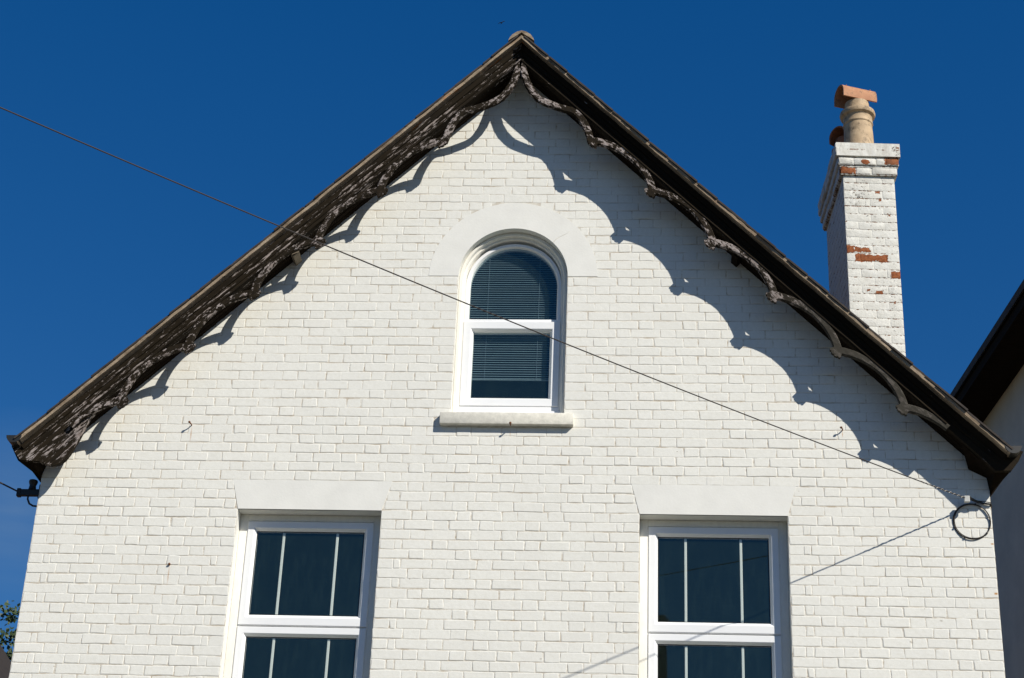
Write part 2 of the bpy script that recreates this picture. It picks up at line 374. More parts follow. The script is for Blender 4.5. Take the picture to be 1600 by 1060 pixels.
def brick_pad(mb, x0, x1, z0, z1, h, tone, y0=0.0, j=.003, inset=.0045):
    g_ = .0022
    x0 += g_+rnd.uniform(-.0015, .0025); x1 -= g_+rnd.uniform(-.0015, .0025); z0 += g_+rnd.uniform(-.001, .003); z1 -= g_+rnd.uniform(-.001, .001)
    if x1-x0 < .02 or z1-z0 < .02: return
    jt = [(rnd.uniform(-j, j), rnd.uniform(-j*.6, j*.6)) for _ in range(4)]
    def ring(ins, y, cut):
        X0, X1, Z0, Z1 = x0+ins, x1-ins, z0+ins, z1-ins
        c = min(cut, (X1-X0)*.3, (Z1-Z0)*.3); out = []
        for k, (cx_, cz_, a) in enumerate(((X0, Z0, 0), (X1, Z0, 1), (X1, Z1, 2), (X0, Z1, 3))):
            dx, dz = jt[k]
            if a == 0: pp = ((cx_, cz_+c), (cx_+c, cz_))
            elif a == 1: pp = ((cx_-c, cz_), (cx_, cz_+c))
            elif a == 2: pp = ((cx_, cz_-c), (cx_-c, cz_))
            else: pp = ((cx_+c, cz_), (cx_, cz_-c))
            for px, pz in pp: out.append((px+dx, y, pz+dz))
        # extra points halfway along the long edges so the arris wavers
        res = []
        for i, p in enumerate(out):
            res.append(p)
            if i in (1, 5):
                q = out[i+1]; res.append(((p[0]+q[0])/2, y, (p[2]+q[2])/2+mid[0 if i == 1 else 1]))
        return res
    mid = (rnd.uniform(-.0025, .003), rnd.uniform(-.0025, .0025))
    rot = rnd.uniform(-.0011, .0011)/(.1)
    def yy(y): return y
    rings = [ring(0, y0+.0008, .003), ring(.0010, y0-h*.65, .005), ring(.0050, y0-h, .009)]
    tx = rnd.uniform(-.0022, .0022)
    ids = []
    for kk, rg in enumerate(rings):
        ids.append([mb.vert((p[0], p[1]+(tx*(p[0]-(x0+x1)/2) if kk else 0), p[2])) for p in rg])
    k = len(ids[0])
    for a, b in zip(ids, ids[1:]):
        for i in range(k): mb.face((a[i], a[(i+1) % k], b[(i+1) % k], b[i]), 0, tone)
    mb.face(ids[-1], 0, tone)
def fill_row(x0, x1, typ):
    """Flemish bond: list of cell intervals"""
    L = x1-x0; P = .3375
    if L < .3: return [(x0, x1)]
    n = max(0, round((L-.225)/P))
    if typ == 0: seq = [.225]+[.1125, .225]*n
    else:
        n2 = n-1
        seq = [.1125, .05625]+[.225]+[.1125, .225]*max(0, n2)+[.05625, .1125] if n2 >= 0 else [.225]
    s = L/sum(seq); out = []; x = x0
    for i, w in enumerate(seq):
        out.append((x, x+w*s)); x += w*s
    # wander the perpends
    e = [o[0] for o in out]+[x1]
    for i in range(1, len(e)-1): e[i] += rnd.uniform(-.005, .005)
    return list(zip(e, e[1:]))
bm = wall_mesh(); me = bpy.data.meshes.new('wall'); bm.to_mesh(me); bm.free()
me.materials.append(M['joint']); me.materials.append(M['render'])
wall = bpy.data.objects.new('wall', me); COL.objects.link(wall); place(wall)
# the wall object sits at its parent's origin; keep object coordinates in metres from the sill
wall.location = (0, 0, -GZ)

bk = MB(); C = .075
for n_ in range(-54, 44):
    z1 = (n_+1)*C; z0 = n_*C; zm = (z0+z1)/2; typ = n_ % 2
    half = 3.2-zm+.0
    lo, hi = max(XL, CX-half), min(XR, CX+half)
    if hi-lo < .1: continue
    cells = []
    if zm < ZT+.0 and zm > ZB:
        for a, b in ((XL, WIN['l']-HW), (WIN['l']+HW, WIN['r']-HW), (WIN['r']+HW, XR)): cells += fill_row(a, b, typ)
    else:
        cells = fill_row(XL, XR, typ)
        holes = []
        if ZT-.05 < zm < ZT+.225:
            s = (zm-ZT)/.235; sp_ = .01+.05*s
            holes = [(WIN[k]-HW-sp_, WIN[k]+HW+sp_) for k in ('l', 'r')]
        if AB-.04 < zm < AZ: holes.append((AX-AR, AX+AR))
        elif AZ <= zm < AZ+.655:
            w = math.sqrt(max(0, .655**2-(zm-AZ)**2)); holes.append((AX-w, AX+w))
        if holes:
            out = []
            for a, b in cells:
                segs = [(a, b)]
                for h0, h1 in holes:
                    ns = []
                    for p, q in segs:
                        if q <= h0 or p >= h1: ns.append((p, q)); continue
                        if p < h0: ns.append((p, h0))
                        if q > h1: ns.append((h1, q))
                    segs = ns
                out += segs
            # merge slivers into their neighbours
            out.sort(); mg = []
            for s_ in out:
                if mg and abs(mg[-1][1]-s_[0]) < 1e-6 and (s_[1]-s_[0] < .045 or mg[-1][1]-mg[-1][0] < .045): mg[-1] = (mg[-1][0], s_[1])
                else: mg.append(s_)
            cells = mg
    for a, b in cells:
        if b < lo-.02 or a > hi+.02: continue
        a2, b2 = max(a, lo), min(b, hi)
        if b2-a2 < .03: continue
        zo = .004*nz(a2*.6, n_*.8, 3.1)+.006*nz(a2*.35+9, 0, zm*.5)
        brick_pad(bk, a2, b2, z0+zo, z1+zo, rnd.uniform(.0008, .0036)*(1.0 if zm < 0 else .8)*(.65 if math.hypot((a2+b2)/2-AX, zm-AZ) < .85 else 1), rnd.uniform(.965, 1.0), j=.0042)
bricks = bk.build('bricks', M['brick'], wall, smooth=False, fix=True)

# side and back walls, floors and rooms
b = MB(); D2 = 7.2; TH = .28
zt_side = CX+3.1-XR
b.box(XL+.002, XL+TH, .30, D2, GZ, -.25); b.box(XR-TH, XR-.002, .30, D2, GZ, -.25)
b.box(XL+.002, XL+TH, .003, .2999, GZ, -.25); b.box(XR-TH, XR-.002, .003, .2999, GZ, -.25)
b.prism([(XL, GZ), (XR, GZ), (XR, -.35), (CX, 3.1), (XL, -.35)], lambda p, t: (p[0], t, p[1]), D2+.001, D2+.25)
place(b.build('side_wall', M['render']))
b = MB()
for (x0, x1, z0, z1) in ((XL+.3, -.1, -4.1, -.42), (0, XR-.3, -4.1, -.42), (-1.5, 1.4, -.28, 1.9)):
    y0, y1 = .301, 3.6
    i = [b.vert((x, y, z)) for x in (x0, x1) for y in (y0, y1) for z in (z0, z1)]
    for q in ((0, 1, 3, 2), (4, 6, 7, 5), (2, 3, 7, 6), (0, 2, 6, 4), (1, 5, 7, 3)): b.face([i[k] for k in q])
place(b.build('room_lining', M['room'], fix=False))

# lintels and arch band
def slab(poly, y0, y1, name, mt, bev=.002):
    s = MB(); s.prism(poly, lambda p, t: (p[0], t, p[1]), y0, y1); return place(s.build(name, mt))
for k in ('l', 'r'):
    c = WIN[k]; zt, zb = -.446, ZT
    pts = [(c-HW, zb), (c+HW, zb), (c+HW+.065, zt), (c-HW-.06, zt)]
    slab(pts, -.0030, .012, 'lintel', M['render'])
outer = arc(AX, AZ+.0, .66, 0, 180, 48); inner = arc(AX, AZ, AR, 0, 180, 48)
s = MB()
for i in range(48):
    q = [outer[i], outer[i+1], inner[i+1], inner[i]]
    A = [s.vert((p[0], -.0030, p[1])) for p in q]; B = [s.vert((p[0], .01, p[1])) for p in q]
    s.face(A[::-1]); s.face((A[0], A[1], B[1], B[0])); s.face((A[2], A[3], B[3], B[2]))
    if i == 0: s.face((A[0], B[0], B[3], A[3]))
    if i == 47: s.face((A[1], A[2], B[2], B[1]))
place(s.build('arch_band', M['render']))
# hairline crack joint on the arch band
s = MB(); a0 = R(44)
s.tube([(AX+r*math.cos(a0+.02*math.sin(r*30)), -.0032, AZ+r*math.sin(a0+.02*math.sin(r*30))) for r in [AR+.002+i*.02 for i in range(9)]], .0016, 4)
place(s.build('crack', M['joint']))

# ------------------------------------------------------------ windows
def ring_rect(mb, x0, x1, z0, z1, w, yf, yb, bev=.004, wb=None, wt=None):
    wb = wb or w; wt = wt or w
    mb.box(x0, x0+w, yf, yb, z0, z1, bev=bev); mb.box(x1-w, x1, yf, yb, z0, z1, bev=bev)
    mb.box(x0+w-.0005, x1-w+.0005, yf+.0008, yb-.001, z1-wt, z1, bev=bev); mb.box(x0+w-.0005, x1-w+.0005, yf+.0008, yb-.001, z0, z0+wb, bev=bev)
def sash_window(c):
    w = bpy.data.objects.new('window', None); COL.objects.link(w); w.location = (c, 0, 0); place(w); w.empty_display_size = .1
    m_ = MB(); ring_rect(m_, -HW+.001, HW-.001, ZB, ZT-.001, .062, .112, .20, .004, wt=.05); m_.build('window_lining', M['liner'], w, True)
    m_ = MB(); ring_rect(m_, -.473, .473, ZB+.03, -.7275, .022, .118, .19, .003)
    m_.box(-.46, .46, .128, .185, -1.548, -1.527); m_.build('window_frame', M['upvc'], w, True)
    for z0, z1, gz0, gz1 in ((-1.532, -.7335, -1.446, -.805), (ZB+.06, -1.543, ZB+.14, -1.612)):
        s = bpy.data.objects.new('sash', None)
        m_ = MB(); fwid = .470-.400
        # mitred sash section: outer flat, then a bevel down to the glass
        prof = [(0, .135), (0, .108), (.004, .104), (.048, .104), (.053, .108), (.068, .128), (.070, .16), (0, .16)]
        X0, X1 = -.470, .470
        def ringpts(u, y):
            t_, b_ = (z1-gz1)/.07, (gz0-z0)/.07
            return [(X0+u, y, z0+u*b_), (X1-u, y, z0+u*b_), (X1-u, y, z1-u*t_), (X0+u, y, z1-u*t_)]
        rgs = [ringpts(u, y) for u, y in prof]; rgs.append(rgs[0]); m_.loft(rgs, caps=False)
        so_ = m_.build('sash', M['upvc'], w, False)
        m_ = MB(); m_.face([m_.vert(p) for p in ((-.403, .134, gz0-.003), (.403, .134, gz0-.003), (.403, .134, gz1+.003), (-.403, .134, gz1+.003))]); m_.build('pane', M['glass'], w, fix=False)
        m_ = MB(); ring_rect(m_, -.402, .402, gz0-.002, gz1+.002, .006, .1305, .1335, 0); m_.build('gasket', M['gasket'], w)
        for xb in (-.2, .2):
            m_ = MB(); m_.box(xb-.0095, xb+.0095, .1375, .150, gz0-.01, gz1+.01, bev=.003); m_.build('glazing_bar', M['bar'], w)
    # beads of sealant down the shaded side
    m_ = MB(); pts = [(.472+.003*math.sin(z*41)+.002*math.sin(z*97), .113, z) for z in [-.74-.02*i for i in range(90)]]
    m_.tube(pts, .005, 6); m_.build('sealant', M['render'], w, True)
    m_ = MB(); m_.box(-HW-.06, HW+.06, -.055, .1, ZB-.1, ZB-.001, bev=.006); m_.build('window_sill', M['sill'], w, True)
    return w
sash_window(WIN['l']); sash_window(WIN['r'])

w = bpy.data.objects.new('window', None); COL.objects.link(w); w.location = (AX, 0, 0); place(w); w.empty_display_size = .1
def arch_path(hw, zb, zc, n=28): return [(-hw, zb)]+[(hw*math.cos(R(180-180*i/n)), zc+hw*math.sin(R(180-180*i/n))) for i in range(n+1)]+[(hw, zb)]
def arch_ring(mb, prof, zb, zc):
    """prof: (half width, y) ring sections swept round the arch"""
    paths = [[(x, y, z) for x, z in arch_path(hw, zb, zc)] for hw, y in prof]
    paths.append(paths[0]); k = len(paths[0])
    ids = [[mb.vert(p) for p in P] for P in paths]
    for a, b_ in zip(ids, ids[1:]):
        for i in range(k-1): mb.face((a[i], a[i+1], b_[i+1], b_[i]))
m_ = MB(); arch_ring(m_, [(AR-.001, .2), (AR-.001, .065), (AR-.008, .060), (AR-.026, .060), (AR-.030, .066), (AR-.031, .088), (AR-.038, .092), (AR-.046, .092), (AR-.050, .098), (AR-.051, .2)], AB, AZ)
m_.build('window_lining', M['liner'], w, True)
m_ = MB(); arch_ring(m_, [(.377, .19), (.377, .118), (.373, .113), (.352, .113), (.341, .130), (.340, .19)], .93, 1.262)
m_.box(-.377, .377, .114, .189, .937, .966, bev=.003); m_.box(-.40, .40, .070, .19, AB, .167, bev=.003); m_.box(-.39, .39, .095, .19, .166, .212, bev=.003)
m_.box(-.377, -.34, .1145, .189, .21, .95); m_.box(.34, .377, .1145, .189, .21, .95)
m_.build('window_frame', M['upvc'], w, True)
m_ = MB(); prof = [(0, .135), (0, .096), (.004, .092), (.058, .092), (.063, .096), (.078, .120), (.080, .16), (0, .16)]
def rp(u, y): return [(-.376+u, y, .216+u), (.376-u, y, .216+u), (.376-u, y, .936-u*1.04), (-.376+u, y, .936-u*1.04)]
rgs = [rp(u, y) for u, y in prof]; rgs.append(rgs[0]); m_.loft(rgs, caps=False); m_.build('sash', M['upvc'], w)
m_ = MB(); m_.face([m_.vert((x, .132, z)) for x, z in [(-.345, .95), (.345, .95)]+[(.345*math.cos(R(a)), 1.262+.345*math.sin(R(a))) for a in range(0, 181, 6)]]); m_.build('pane', M['glass'], w, fix=False)
m_ = MB(); m_.face([m_.vert(p) for p in ((-.30, .130, .292), (.30, .130, .292), (.30, .130, .858), (-.30, .130, .858))]); m_.build('pane', M['glass'], w, fix=False)
m_ = MB()
z = .485
while z < 1.60:
    t = R(38); dy, dz = .0125*math.cos(t), .0125*math.sin(t)
    A = [(-.36, .172-dy, z-dz), (.36, .172-dy, z-dz), (.36, .172+dy, z+dz), (-.36, .172+dy, z+dz)]
    ids = [m_.vert(p) for p in A]; m_.face(ids)
    B = [m_.vert((p[0], p[1]+.0005, p[2]-.0008)) for p in A]; m_.face(B[::-1])
    z += .0195
m_.box(-.36, .36, .165, .179, .468, .474, bev=.002)
for xx in (-.2, .2): m_.box(xx-.0008, xx+.0008, .158, .1586, .47, 1.6)
m_.build('blind', M['blind'], w, fix=False)
m_ = MB(); m_.box(-.502, .501, -.052, .10, .006, .102, bev=.007); sl = m_.build('window_sill', M['sill'], w, True)

# ------------------------------------------------------------ roof edge
S2 = math.sqrt(2)
def side_obj(mb, name, mt, side, parent=None, smooth=False):
    """mb built in (a, y, -b) for the right side; mirrored for the left one"""
    if side < 0:
        mb.v = [Vector((-v.x, v.y, v.z)) for v in mb.v]
    o = mb.build(name, mt, parent, smooth)
    if parent is None:
        place(o)
        o.location = (CX, 0, K0-GZ); o.rotation_euler = (0, R(45)*side, 0)
    return o
def sweep(mb, prof, a1, wav=.0015, seed=0, step=.06, yfun=None, a1f=None, mi=0):
    """closed profile of (b, y), swept along a from the mitre to a1"""
    n_ = int(a1/step); rings = []
    for i in range(n_+1):
        t = i/n_; rg = []
        for k, (b_, y) in enumerate(prof):
            a = b_+(a1-b_)*t
            wb = wav*nz(a*7, seed+k*3.3, 1.7)+wav*.7*nz(a*23, seed+k, 5)
            yy = y+wav*nz(a*9, seed+k*2.1, 9)
            if yfun: yy = yfun(a, y, k)
            rg.append((a, yy, -(b_+wb)))
        rings.append(rg)
    mb.loft(rings, mi)
def overhang(a): # how far the tiles stand past the fretwork
    return .044
AEND = 5.02   # u = 3.6 roughly
for side in (1, -1):
    # board: root of the part; mouldings and fretwork below it
    m_ = MB(); sweep(m_, [(-.17, -.165), (-.17, -.205), (0.0, -.205), (0.0, -.165)], 4.92, .0022, 3+side)
    # foot of the board
    def PF(lst):  # (u, z) -> (a, b)
        out = []
        for u, z in lst:
            b_ = (K0-(u+z))/S2; out.append((S2*u+b_, b_))
        return out
    if side > 0: foot = PF([(3.30, -.152), (3.40, -.255), (3.525, -.389), (3.634, -.387), (3.70, -.30), (3.73, -.24), (3.62, -.20), (3.45, -.05)])
    else: foot = PF([(3.09, .06), (3.10, -.01), (3.13, -.055), (3.156, -.13), (3.185, -.22), (3.21, -.272), (3.235, -.335), (3.265, -.385), (3.305, -.42), (3.35, -.435), (3.40, -.425), (3.46, -.402), (3.605, -.39), (3.67, -.31), (3.70, -.25), (3.62, -.20), (3.45, -.05), (3.2, .1)])
    m_.prism(foot, lambda p, t: (p[0], t, -p[1]), -.2085, -.1665)
    board = side_obj(m_, 'bargeboard', M['barge'] if side < 0 else M['barge_shade'], side)
    m_ = MB()
    sweep(m_, [(-.150, -.200), (-.150, -.236), (-.134, -.238), (-.122, -.233), (-.112, -.226), (-.098, -.221), (-.090, -.216), (-.086, -.200)], 4.98, .0012, 11+side, .05)
    sweep(m_, [(-.062, -.2), (-.062, -.212), (-.055, -.217), (-.048, -.212), (-.048, -.2)], 4.9, .001, 15+side, .05)
    sweep(m_, [(-.010, -.2), (-.010, -.246), (-.006, -.252), (.002, -.252), (.005, -.247), (.005, -.2)], 4.52, .0012, 19+side, .05)
    side_obj(m_, 'moulding', M['mould'] if side < 0 else M['barge_shade'], side, board, True)
    # fretwork: scalloped strip with pierced corners
    m_ = MB()
    Y0, Y1 = -.2465, -.214
    def ribbon(low, upp, seed=0):
        rings = []
        for (la, lb), (ua, ub) in zip(low, upp):
            j = .0008*nz(la*31, seed, 2); k2 = .0008*nz(la*27, seed, 8)
            dx, dz = ua-la, ub-lb; L = math.hypot(dx, dz) or 1; ex, ez = dx/L*.006, dz/L*.006
            rings.append([(la, Y1, -(lb+j)), (la, Y0+.006, -(lb+j)), (la+ex, Y0, -(lb+ez+j)), (ua-ex, Y0, -(ub-ez+k2)), (ua, Y0+.006, -(ub+k2)), (ua, Y1, -(ub+k2))])
        m_.loft(rings)
    A0, AP = .9786, .6484; chord, sag = AP, .1115; rad = (chord*chord/4+sag*sag)/(2*sag)
    def scallop(k, t0=0, t1=1, n_=22):
        low, upp = [], []
        ca = A0+AP*(k+.5); cb = .037+rad   # circle centre lies below the arch
        th = math.asin(chord/2/rad)
        for i in range(n_+1):
            t = t0+(t1-t0)*i/n_; an = -th+2*th*t
            low.append((ca+rad*math.sin(an), cb-rad*math.cos(an))); wv = .053+.006*math.cos(t*2*math.pi)
            upp.append((ca+(rad+wv)*math.sin(an), max(-.012, cb-(rad+wv)*math.cos(an))))
        ribbon(low, upp, k*7+side)
    for k in range(5): scallop(k)
    scallop(5, 0, .5 if side > 0 else .60, 12)
    for k in range(6):   # feet of the cusps with two small nibs
        a = A0+AP*k; dd = .006*((k*37) % 3-1) if side < 0 else 0
        poly = [(a-.040, .115), (a-.044, .132), (a-.052, .140), (a-.052, .150), (a-.042, .156), (a-.034, .152), (a-.028, .160), (a-.012, .166), (a, .160), (a+.012, .166), (a+.028, .160), (a+.034, .152), (a+.042, .156), (a+.052, .150), (a+.052, .140), (a+.044, .132), (a+.040, .115), (a+.012, .088), (a-.012, .088)]
        poly = [(p, q+dd) for p, q in poly]
        m_.prism(poly, lambda p, t: (p[0], t, -p[1]), Y0-.0015, Y1-.0015)
    # ogee at the apex
    cen = [(.006, 3.17), (.016, 3.11), (.035, 3.045), (.065, 2.985), (.105, 2.95), (.15, 2.94), (.20, 2.953), (.26, 2.985), (.32, 3.02), (.375, 3.055), (.42, 3.09), (.46, 3.105), (.50, 3.095), (.535, 3.065), (.562, 3.02), (.578, 2.975), (.587, 2.955)]
    cab = PF([(u, K-u) for u, K in cen]); low, upp = [], []
    for i, (a, b_) in enumerate(cab):
        p, q = cab[max(0, i-1)], cab[min(len(cab)-1, i+1)]; dx, dz = q[0]-p[0], q[1]-p[1]; L = math.hypot(dx, dz)
        nx, nzv = -dz/L*.028, dx/L*.028
        low.append((a+nx, b_+nzv)); upp.append((a-nx, max(-.012, b_-nzv)))
    ribbon(low, upp, 91+side)
    side_obj(m_, 'fretwork', M['fret'], side, board)
    # soffit from the board back to the wall, and rafters' purlin end
    m_ = MB(); sweep(m_, [(-.006, -.166), (-.03, -.166), (-.03, .05), (-.006, .05)], 4.86, .0005, 2)
    for yy in (-.11, -.055): sweep(m_, [(-.002, yy), (-.007, yy-.004), (-.007, yy+.004)], 4.86, .0005, 2)
    side_obj(m_, 'soffit', M['soffit'], side)
    a = S2*1.73
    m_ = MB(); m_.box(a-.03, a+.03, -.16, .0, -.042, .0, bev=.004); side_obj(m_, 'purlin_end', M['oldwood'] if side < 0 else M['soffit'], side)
    # verge: undercloak and mortar, then the tiles
    m_ = MB()
    prof = [(-.127, -9), (-.149, -9), (-.149, .3), (-.127, .3)]
    def yf(a, y, k): return y if y > -1 else -(.250+overhang(a))-.004+.006*nz(a*5, side, 4)+.004*nz(a*19, side, 2)
    sweep(m_, prof, 4.99, .0035, 7+side, .03, yf); under = side_obj(m_, 'undercloak', M['under'], side)
    m_ = MB(); g_ = .105; nrow = 48; a = .03
    for i in range(nrow):
        a0_ = i*g_-.03; a1_ = a0_+.19 if i < nrow-1 else a0_+.12
        jy = rnd.uniform(-.010, .012); lift = rnd.uniform(0, .003); a1_ = min(a1_+rnd.uniform(-.012, .012), 4.985)
        yfr = -(.250+overhang(a0_+.1))-.012+jy
        b0, b1 = -.1495, -.161-lift
        if a0_ < .1: a0_ = -.12
        rings = []
        for y in (yfr, 7.45):
            rings.append([(max(a0_, b0), y, -b0), (a1_, y, -(b0-.004)), (a1_, y, -(b0-.016-lift)), (max(a0_, b1), y, -b1)])
        m_.loft(rings)
    side_obj(m_, 'roof_tiles', M['tile'], side)
    m_ = MB(); sweep(m_, [(-.035, .0), (-.12, .0), (-.12, 7.4), (-.035, 7.4)], 4.86, 0, 2, .5); side_obj(m_, 'roof_boarding', M['soffit'], side)
    # boxed eave and gutter
    m_ = MB()
    fr = [(3.30, -.153), (3.36, -.222), (3.525, -.386), (3.632, -.384), (3.70, -.27), (3.60, -.20), (3.36, .04)]
    bk_ = [(3.36, -.17), (3.37, -.30), (3.495, -.365), (3.512, -.49), (3.70, -.25), (3.60, -.18), (3.36, .05)]
    if side < 0: bk_[3] = (3.498, -.455); bk_[2] = (3.47, -.36)
    bk2 = [(3.515, -.17), (3.5155, -.30), (3.516, -.365), (3.517, bk_[3][1]-.01), (3.70, -.25), (3.60, -.18), (3.52, -.10)]
    P = lambda L, y: [(CX+side*x, y, z) for x, z in L]
    m_.loft([P(fr, -.1700), P(bk_, -.006)]); m_.loft([P(bk2, -.003), P(bk2, .06 if side > 0 else 7.3)])
    place(m_.build('eaves_box', M['soffit']))
    m_ = MB(); gx, gz_ = 3.645, -.235; outr = [(gx+.058*math.cos(R(t)), gz_+.058*math.sin(R(t))) for t in range(180, 361, 20)]; inr = [(gx+.053*math.cos(R(t)), gz_+.053*math.sin(R(t))) for t in range(360, 179, -20)]
    m_.prism(outr+inr, lambda p, t: (CX+side*p[0], t, p[1]), -.30, .03 if side > 0 else 7.3)
    m_.prism(outr, lambda p, t: (CX+side*p[0], t, p[1]), -.303, -.2985)
    place(m_.build('gutter', M['gutter']))
# ridge tiles
m_ = MB()
for i in range(17):
    y0 = -.300+i*.455; y1 = y0+.45; j = rnd.uniform(-.004, .004)
    top = [(-.106, -.100), (-.096, -.072), (-.075, -.040), (-.038, -.012), (0, 0), (.038, -.012), (.075, -.040), (.096, -.072), (.106, -.100)]
    poly = top+[(x*.9, z-.02) for x, z in top[::-1]]
    if i == 0: poly = top+[(0, -.02)]
    m_.prism(poly, lambda p, t: (CX+p[0], t, 3.408+j+p[1]), y0, y1)
place(m_.build('ridge_tile', M['under'], smooth=True))

# ------------------------------------------------------------ chimney
CW, CL = .428, .92; ctr = bpy.data.objects.new('chimney', None)
def bare(px, py, hw_, hh):   # rough positions in the chimney's own x, z
    CH_BARE.append((px, py, hw_, hh))
for q in ((.20, 1.905, .135, .034), (.125, 1.985, .062, .020), (.022, 1.985, .04, .035), (.395, 1.755, .045, .032), (.30, 2.47, .016, .022), (.37, 2.32, .014, .013), (.245, 1.59, .03, .014), (.165, 1.61, .012, .008), (.365, 1.49, .008, .014), (.41, 2.82, .062, .032), (.185, 2.81, .036, .020), (.03, 2.73, .075, .030), (.28, 2.54, .02, .012), (.46, 2.95, .015, .01)): bare(*q)
M['chim'] = chimney_paint()
m_ = MB(); m_.box(0, CW, 0, CL, 0.2, 2.70)
m_.box(-.022, CW+.022, -.022, CL+.022, 2.695, 2.768); m_.box(-.038, CW+.038, -.038, CL+.038, 2.782, 2.850); m_.box(-.030, CW+.030, -.03, CL+.03, 2.765, 2.786)
m_.box(-.056, CW+.052, -.056, CL+.052, 2.862, 2.99); m_.box(-.036, CW+.036, -.036, CL+.036, 2.848, 2.865)
def face_pads(T, L, z0, z1, y0=0):
    m_.T = T
    n0 = int(round(z0/.075)); n1 = int(round(z1/.075))
    for k in range(n0, n1):
        cells = [(0, L*.5), (L*.5, L)] if k % 2 == 0 else [(0, L*.25), (L*.25, L*.75), (L*.75, L)]
        if L > .6: cells = fill_row(0, L, k % 2)
        for a, b_ in cells: brick_pad(m_, a, b_, k*.075, (k+1)*.075, rnd.uniform(.0008, .0028), 1.0, y0=0, j=.003)
    m_.T = None
Tl = Matrix.Translation((0, CL, 0)) @ Matrix.Rotation(R(-90), 4, 'Z')
face_pads(None, CW, .45, 2.70); face_pads(Tl, CL, .45, 2.70)
def pads_at(x0, x1, y, z0, z1, cuts):
    xs = [x0]+[x0+(x1-x0)*c for c in cuts]+[x1]
    for a, b_ in zip(xs, xs[1:]): brick_pad(m_, a, b_, z0, z1, rnd.uniform(.004, .009), 1.0, y0=y, j=.005)
pads_at(-.022, CW+.022, -.022, 2.697, 2.766, (.27, .55)); pads_at(-.038, CW+.038, -.038, 2.784, 2.849, (.25, .62, .8))
def pads_left(x, y0, y1, z0, z1, n_):
    m_.T = Matrix.Translation((x, y1, 0)) @ Matrix.Rotation(R(-90), 4, 'Z'); L = y1-y0
    for i in range(n_): brick_pad(m_, L*i/n_, L*(i+1)/n_, z0, z1, rnd.uniform(.004, .012), 1.0, j=.006)
    m_.T = None
pads_left(-.022, -.022, CL+.022, 2.697, 2.766, 5); pads_left(-.038, -.038, CL+.038, 2.784, 2.849, 6); pads_left(-.056, -.056, CL+.052, 2.864, 2.926, 5); pads_left(-.056, -.056, CL+.052, 2.928, 2.989, 5)
m_.box(-.02, CW+.02, -.02, CL+.02, 2.985, 3.012, bev=.012)
chim = m_.build('chimney', M['chim'], None, True, angle=40); place(chim)
chim.location = (2.640, .80, -GZ); chim.rotation_euler = (0, 0, R(3.2))
def hood(mt, c, yaw, L, r, leg, nm='chimney_hood', tilt=0):
    h = MB(); outer_ = [(-r, -leg)]+[(r*math.cos(R(t)), r*math.sin(R(t))) for t in range(180, -1, -12)]+[(r, -leg)]
    ri = r-.014; inner_ = [(ri, -leg)]+[(ri*math.cos(R(t)), ri*math.sin(R(t))) for t in range(0, 181, 12)]+[(-ri, -leg)]
    h.prism(outer_+inner_, lambda p, t: (t, p[0], p[1]), -L/2, L/2)
    for sx in (-1, 1): h.lathe([(.006, 0), (.006, .004)], (sx*L*.36, -r*.6, r*.82), 8)
    o = h.build(nm, mt, chim, True); o.location = c; o.rotation_euler = (0, R(tilt), R(yaw)); return o
m_ = MB(); m_.lathe([(.135, 0), (.135, .02), (.130, .03), (.127, .18), (.121, .34), (.127, .345), (.129, .352), (.127, .36), (.124, .41), (.128, .42), (.148, .432), (.154, .452), (.150, .472), (.130, .485), (.105, .492), (.102, .51), (.105, .545), (.105, .57), (.085, .57), (.08, .3)], seg=40)
p1 = m_.build('chimney_pot', M['buff'], chim, True); p1.location = (.195, .235, 3.0)
hood(M['terra'], (.185, .235, 3.63), 16, .315, .098, .055, tilt=1)
m_ = MB(); m_.lathe([(.13, 0), (.125, .03), (.12, .3), (.135, .33), (.135, .37), (.11, .39), (.105, .47), (.085, .47)], seg=32)
p2 = m_.build('chimney_pot', M['terrad'], chim, True); p2.location = (.17, .67, 3.0)
hood(M['terrad'], (.17, .66, 3.47), 40, .26, .092, .05)

# ------------------------------------------------------------ fixings
def nail(loc, ln, label, bent=0):
    n_ = MB(); x, y, z = loc
    n_.tube([(0, .01, 0), (0, -ln*.6, .002), (bent, -ln, .006)], .0045, 8); n_.lathe([(.0095, -.002), (.0095, .002)], (bent, -ln, .006), 10)
    n_.tube([(bent, -ln+.001, .006), (bent, -ln-.003, .006)], .009, 10)
    o = n_.build('rusty_nail', M['rust'], None, True); o.location = loc; tag(o, label, 'nail', 'rusty nails in the painted wall'); return o
nail((-2.44, 0, -.01), .05, 'rusty nail with a rust run, high in the wall left of the arched window', -.008)
nail((2.436, 0, -.0), .045, 'rusty nail in the wall right of the arched window, below the scalloped shadow', -.012)
nail((-2.474, 0, -1.125), .012, 'short rusty nail stub with a long rust run left of the lower left window')
nail((-.018, -.05, .0), .02, 'small rusty nail head at the lower edge of the arched window sill')

